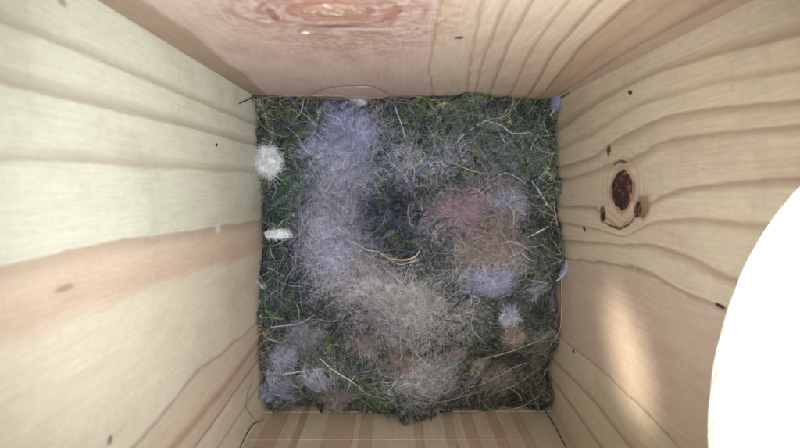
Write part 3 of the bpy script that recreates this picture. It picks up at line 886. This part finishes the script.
fur_wad(500, 385, 26, 14, 420, [(0.42, 0.36, 0.28), (0.36, 0.31, 0.25)], dome=2)
fur_wad(543, 345, 14, 22, 260, [(0.36, 0.32, 0.28)], dome=2)
fur_wad(535, 285, 12, 14, 160, GLAV, dome=2)
fur_wad(445, 160, 36, 24, 420, GLAV, dome=1.5)
fur_wad(300, 225, 22, 60, 220, [(0.34, 0.38, 0.46), (0.28, 0.33, 0.38)], dome=1.2)
fur_wad(380, 330, 60, 24, 700, MAUVE, dome=1.2)
fur_wad(460, 315, 40, 26, 500, MAUVE, dome=1.2)
fur_wad(425, 225, 26, 30, 260, GLAV, dome=1)
fur_wad(510, 160, 30, 34, 260, [(0.28, 0.32, 0.34), (0.2, 0.24, 0.26)], dome=1.5)

# ---- single stems that stand out
def stem(name, pts, r, colr, lift=1.2, parent=nest, mat=M_GRASS, zs=None, k=24, wig=.25, sides=6):
    p = np.array([N(a, b) for a, b in pts])
    d = np.r_[0, np.cumsum(np.linalg.norm(np.diff(p, axis=0), axis=1))]
    u = np.linspace(0, d[-1], k)
    x = np.interp(u, d, p[:, 0]); y = np.interp(u, d, p[:, 1])
    x = np.r_[x[0], smooth1(x, 2)[1:-1], x[-1]]; y = np.r_[y[0], smooth1(y, 2)[1:-1], y[-1]]
    ph = rng.uniform(0, 6)
    x = x + wig * np.sin(u * .35 + ph); y = y + wig * np.cos(u * .29 + ph)
    hz = smooth1(hgt(np.clip(x, XL + .5, XR - .5), np.clip(y, YB + .5, YT - .5)), 3)
    z = hz + lift if zs is None else np.interp(u / d[-1], np.linspace(0, 1, len(zs)), zs)
    P = np.stack([np.clip(x, XL + .3, XR - .3), np.clip(y, YB + .3, YT - .3), z], -1)[None]
    V, Q, T = tubes(P, taper(1, k, r, .45, 0), np.array([colr]), sides)
    return np_mesh(name, V, Q, mat, parent, T)
STRAW = (0.55, 0.47, 0.33); PALEG = (0.50, 0.48, 0.44); GREYG = (0.42, 0.42, 0.47); DK = (0.06, 0.05, 0.045)
stems = [
    ([(382, 254), (388, 259), (402, 260), (414, 256), (420, 249)], .38, STRAW), ([(384, 257), (400, 263), (418, 257)], .26, STRAW),
    ([(384, 265), (400, 278), (412, 289)], .32, STRAW), ([(453, 255), (470, 243)], .34, STRAW), ([(521, 236), (548, 226)], .42, (0.62, 0.58, 0.5)),
    ([(515, 248), (520, 256)], .4, STRAW), ([(505, 198), (515, 214), (513, 226)], .25, STRAW), ([(466, 186), (480, 190), (492, 206)], .2, PALEG),
    ([(330, 278), (352, 292), (362, 300)], .28, PALEG), ([(250, 330), (300, 325), (335, 300)], .2, GREYG),
    ([(320, 355), (340, 368), (362, 384)], .3, PALEG), ([(345, 392), (352, 378), (356, 370)], .26, PALEG), ([(262, 372), (300, 370), (325, 364)], .26, PALEG),
    ([(362, 124), (352, 110), (372, 88)], .3, GREYG), ([(290, 105), (322, 128), (302, 143), (262, 162)], .26, (0.3, 0.27, 0.26)),
    ([(345, 116), (350, 125), (355, 130)], .36, (0.6, 0.52, 0.45)), ([(452, 150), (458, 138), (478, 125), (488, 121)], .32, GREYG),
    ([(482, 122), (500, 126), (512, 134), (530, 132)], .24, GREYG), ([(498, 130), (506, 142), (505, 152)], .24, GREYG), ([(435, 108), (450, 102)], .3, (0.5, 0.36, 0.22)),
    ([(394, 100), (402, 130), (405, 142)], .24, GREYG), ([(400, 175), (414, 167), (424, 158)], .28, PALEG), ([(412, 160), (406, 176)], .25, PALEG),
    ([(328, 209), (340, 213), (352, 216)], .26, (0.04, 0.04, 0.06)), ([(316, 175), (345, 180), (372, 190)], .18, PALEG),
    ([(530, 180), (540, 194), (552, 208), (558, 214)], .24, PALEG), ([(538, 180), (548, 168), (556, 150)], .2, GREYG), ([(515, 190), (540, 196), (552, 190)], .18, GREYG),
    ([(490, 180), (505, 172), (528, 186)], .16, GREYG), ([(524, 275), (540, 280)], .26, STRAW), ([(548, 340), (553, 325), (553, 305), (550, 296)], .28, (0.5, 0.4, 0.32)),
    ([(480, 362), (515, 350), (545, 332), (556, 310)], .22, (0.46, 0.36, 0.28)), ([(470, 392), (500, 384), (532, 366)], .2, (0.48, 0.4, 0.28)),
    ([(262, 330), (272, 338), (282, 345), (286, 340)], .3, (0.42, 0.38, 0.2)), ([(258, 300), (268, 310), (276, 318)], .3, (0.36, 0.4, 0.2)),
    ([(490, 402), (520, 392), (545, 372)], .2, (0.46, 0.38, 0.28)), ([(415, 395), (450, 402), (480, 395)], .2, (0.4, 0.34, 0.22)),
    ([(268, 105), (290, 108), (300, 116)], .3, (0.3, 0.26, 0.10)), ([(265, 240), (285, 218), (300, 222)], .2, (0.36, 0.38, 0.2)),
    ([(430, 236), (445, 224), (455, 214)], .22, (0.44, 0.34, 0.4)), ([(440, 240), (455, 228), (466, 218)], .22, (0.3, 0.2, 0.25)), ([(497, 184), (500, 206)], .2, STRAW),
]
for p, r, c in stems:
    stem('grass_stem', p, r, c, rng.uniform(1.0, 2.6))
def stem3(pts, r, colr, k=26):
    p = np.array(pts); d = np.r_[0, np.cumsum(np.linalg.norm(np.diff(p, axis=0), axis=1))]; u = np.linspace(0, d[-1], k)
    P = np.stack([smooth1(np.interp(u, d, p[:, i]), 1) for i in range(3)], -1)[None]
    V, Q, T = tubes(P, taper(1, k, r, .5, 0), np.array([colr]), 6)
    return np_mesh('grass_stem', V, Q, M_GRASS, nest, T)
def wl(px, py, off=.5):
    y, z = on_x(px, py, XL + off); return (XL + off, y, z)
def wr(px, py, off=.5):
    y, z = on_x(px, py, XR - off); return (XR - off, y, z)
def wb(px, py, off=.5):
    x, z = on_y(px, py, YB + off); return (x, YB + off, z)
def wt(px, py, off=.5):
    x, z = on_y(px, py, YT - off); return (x, YT - off, z)
stem3([(*N(528, 378), H - 1), wb(534, 392, 5), wb(542, 405, 1), wb(554, 424, .5), wb(567, 449, .5)], .22, (0.03, 0.026, 0.022))
stem3([wb(264, 420, 1), wl(254, 423, .8), wl(247, 433, .4), wl(239, 450, .4)], .2, (0.04, 0.03, 0.026))
stem3([(*N(285, 96), H + 1), wl(262, 93, 3), wl(252, 98, .6), wl(239, 104, .5)], .24, DK)
stem3([wl(253, 380, 1), wl(247, 395, .5), wl(246, 408, .6), wb(256, 421, 1)], .13, (0.26, 0.21, 0.17))
stem3([(*N(300, 100), H + 1), wt(330, 88, 1), wt(370, 86, .8), (*N(400, 100), H + 1)], .2, (0.32, 0.26, 0.24))
stem3([(*N(545, 110), H + 1), wr(556, 101, .8), wr(570, 93, .5)], .2, (0.1, 0.07, 0.05))
stem3([(*N(552, 200), H + 2), wr(561, 250, .6), wr(562, 300, .5), wr(561, 330, .6), (*N(545, 350), H + 1)], .24, (0.42, 0.32, 0.26))
stem3([wb(430, 413, .8), wb(470, 414, .6), wb(520, 408, .8), (*N(540, 395), H)], .18, (0.42, 0.34, 0.24))
# long strands arching along the walls
stem('grass_stem', [(240, 104), (262, 92), (290, 90), (345, 90)], .22, DK, zs=[60, 59, 57, 55])
stem('grass_stem', [(258, 101), (290, 92), (320, 88), (380, 92)], .2, (0.3, 0.24, 0.2), zs=[57, 60, 60, 55])

# ------------------------------------------------------------------ loose feathers and down lying in the nest
def feather(px, py, length, width, ang, colr, label, curve=.12, lift=2.5, tilt=0.0, tipcol=None):
    """vane of barbs both sides of a shaft; length and width in mm"""
    cx, cy = N(px, py)
    cz = float(hgt(np.clip(cx, XL + 1, XR - 1), np.clip(cy, YB + 1, YT - 1))) + lift
    root = empty('feather', (cx * MM, cy * MM, cz * MM))
    root.rotation_euler = (tilt, 0, ang)
    tag(root, label, 'feather', 'feathers in the nest')
    k = 26
    u = np.linspace(0, 1, k)
    sx = (u - .5) * length; sy = curve * length * (u - .5) ** 2 * 2; sz = 1.4 * np.sin(u * math.pi) * .7
    P = np.stack([sx, sy, sz], -1)
    V, Q, T = tubes(P[None], (.28 * (1 - .8 * u))[None], np.array([np.clip(np.array(colr) * 1.15, 0, .9)]), 5)
    np_mesh('shaft', V, Q, M_FEATHER, root, T)
    for side in (-1, 1):
        nb = 70
        ub = np.linspace(.16, .99, nb)
        prof = np.sin(np.clip((ub - .1) / .92, 0, 1) ** .75 * math.pi) ** .6 * width * .5 * (1 if side > 0 else .8)
        kk = 6; v = np.linspace(0, 1, kk)
        bx = np.interp(ub, u, sx)[:, None] + prof[:, None] * v[None] * .75
        by_ = np.interp(ub, u, sy)[:, None] + side * prof[:, None] * v[None]
        bz = np.interp(ub, u, sz)[:, None] - .22 * width * (v[None] ** 2) * .5 + rng.normal(0, .03, (nb, kk))
        Pb = np.stack([bx, by_, bz], -1)
        Pb += rng.normal(0, .16, (nb, 1, 3)) * v[None, :, None] + (rng.random((nb, 1, 1)) < .12) * rng.normal(0, .6, (nb, 1, 3)) * v[None, :, None]
        tb = np.array(colr) * np.exp(.1 * rng.standard_normal((nb, 1)))
        if tipcol is not None:
            q = np.clip((ub - .55) / .4, 0, 1)[:, None]; tb = tb * (1 - q) + np.array(tipcol) * q
        rr = np.repeat((length / nb * .46 * (1 - .6 * v))[None], nb, 0)
        V, Q, T = tubes(Pb, rr, np.clip(tb, .005, .9), 4)
        np_mesh('vane', V, Q, M_FEATHER, root, T)
    return root
feather(353, 95, 11, 5.5, -.6, (0.62, 0.60, 0.68), 'small pale feather lying against the back wall at the top of the nest', lift=6)
feather(555, 106, 9, 6.5, 1.15, (0.36, 0.38, 0.52), 'grey feather tucked into the back right corner of the nest', lift=3.5, tilt=.3)
feather(481, 110, 9, 3.4, .35, (0.05, 0.05, 0.10), 'dark blue-black feather near the back wall', lift=2.4)
feather(556, 267, 9, 3.2, 1.15, (0.55, 0.54, 0.64), 'pale curved feather against the right wall', curve=.3, lift=2.8)
feather(551, 305, 10, 2.8, 1.45, (0.22, 0.22, 0.27), 'dull grey feather against the right wall, below the pale curved one', lift=2.6)
feather(388, 238, 6, 3.6, .5, (0.30, 0.32, 0.34), 'small grey-green feather at the edge of the dark nest cup', lift=1.5)
feather(262, 285, 5, 2.0, -.7, (0.58, 0.56, 0.62), 'tiny pale feather beside the left wall', lift=2.2)

def down(px, py, rx_, ry_, rz_, n, label, ang=0.0, lift=2.5, colr=(0.91, 0.91, 0.94), rad=.055):
    cx, cy = N(px, py)
    cx = max(cx, XL + rx_ * .88)
    cz = float(hgt(cx, cy)) + lift
    root = empty('down_tuft', (cx * MM, cy * MM, cz * MM)); root.rotation_euler = (0, 0, ang)
    tag(root, label, 'down')
    # dense core
    nu, nv_ = 28, 16
    V = []; Fc = []
    for j in range(nv_ + 1):
        for i in range(nu):
            a = 2 * math.pi * i / nu; b = math.pi * j / nv_
            w = .80 + .10 * math.sin(3 * a + 2 * b) + rng.uniform(-.05, .05)
            V.append((rx_ * w * math.sin(b) * math.cos(a), ry_ * w * math.sin(b) * math.sin(a), rz_ * w * math.cos(b)))
    for j in range(nv_):
        for i in range(nu):
            i2 = (i + 1) % nu
            Fc.append((j * nu + i, (j + 1) * nu + i, (j + 1) * nu + i2, j * nu + i2))
    V = np.array(V); np_mesh('core', V, np.array(Fc), M_DOWN, root, np.tile(np.array(colr) * .97, (len(V), 1)))
    k = 8
    n = int(n * 2.2); d = rng.standard_normal((n, 3)); d[:, 2] = np.abs(d[:, 2]) * .8 - .2; d /= np.linalg.norm(d, axis=1, keepdims=True)
    P = np.empty((n, k, 3)); P[:, 0] = d * np.array([rx_, ry_, rz_]) * .78
    tang = np.cross(d, rng.standard_normal((n, 3))); tang /= np.linalg.norm(tang, axis=1, keepdims=True)
    L = rng.uniform(.3, 1.0, (n, 1)) ** 1.6 * min(rx_, ry_) * .95
    hd = d * .2 + tang * 1.0
    for i in range(1, k):
        hd = hd + .3 * rng.standard_normal((n, 3)) - d * .12
        hd /= np.linalg.norm(hd, axis=1, keepdims=True)
        P[:, i] = P[:, i - 1] + hd * L / (k - 1)
    far = rng.random(n) < .06
    P[far] = P[far, :1] + (P[far] - P[far, :1]) * rng.uniform(1.5, 2.8, (int(far.sum()), 1, 1))
    V, Q, T = tubes(P, taper(n, k, rad, .3), np.clip(np.array(colr) * np.exp(.06 * rng.standard_normal((n, 1))), 0, .92))
    np_mesh('filaments', V, Q, M_DOWN, root, T)
    return root
down(263, 161, 5.2, 6.6, 4.5, 1300, 'round white ball of down against the left wall', lift=7.0)
down(281, 234, 7.6, 2.1, 2.0, 700, 'flat elongated white tuft of down near the left wall', ang=.05, lift=4.2)

# ------------------------------------------------------------------ small dark specks on the walls (each a droplet-like crumb)
M_SPECK = NT('dark_crumb'); M_SPECK.bsdf.inputs['Base Color'].default_value = (0.015, 0.011, 0.01, 1); M_SPECK.bsdf.inputs['Roughness'].default_value = .6
def speck(wall, px, py, ra, rs, ang, label):
    r = random.Random(px)
    if wall == 'left': a, s = on_x(px, py, XL)
    elif wall == 'right': a, s = on_x(px, py, XR)
    else: a, s = on_y(px, py, YT)
    V = []; Fc = []; nu, nv_ = 12, 7
    for j in range(nv_ + 1):
        for i in range(nu):
            th = 2 * math.pi * i / nu; b = math.pi * j / nv_
            w = r.uniform(.75, 1.15)
            la = ra * w * math.sin(b) * math.cos(th) * (1.25 if i % 5 == 0 else 1); ls = rs * w * math.cos(b); d = .35 * w * math.sin(b) * math.sin(th) + .2
            a2 = la * math.cos(ang) - ls * math.sin(ang); s2 = la * math.sin(ang) + ls * math.cos(ang)
            V.append((XL + d, a + a2, s + s2) if wall == 'left' else (XR - d, a + a2, s + s2) if wall == 'right' else (a + a2, YT - d, s + s2))
    for j in range(nv_):
        for i in range(nu):
            i2 = (i + 1) % nu
            Fc.append((j * nu + i, (j + 1) * nu + i, (j + 1) * nu + i2, j * nu + i2))
    o = mesh_obj('dirt_speck', np.array(V) * MM, Fc, M_SPECK.mat, None, True)
    tag(o, label, 'speck', 'dark specks on the walls')
speck('right', 631, 93, .5, 1.1, .2, 'dark speck on the right wall high above the big knot')
speck('right', 585, 229, .5, 1.2, .7, 'dark speck on the right wall beside the knot, near the nest')
speck('right', 574, 351, .5, .9, .3, 'dark speck on the right wall low down near the front')
speck('right', 721, 306, .3, 1.7, .1, 'dark splinter on the right wall next to the round opening')
speck('left', 216, 145, .5, .7, 0, 'dark speck alone on the pale left wall')
speck('back', 459, 37, .9, .5, .3, 'dark speck on the back wall right of the knot')
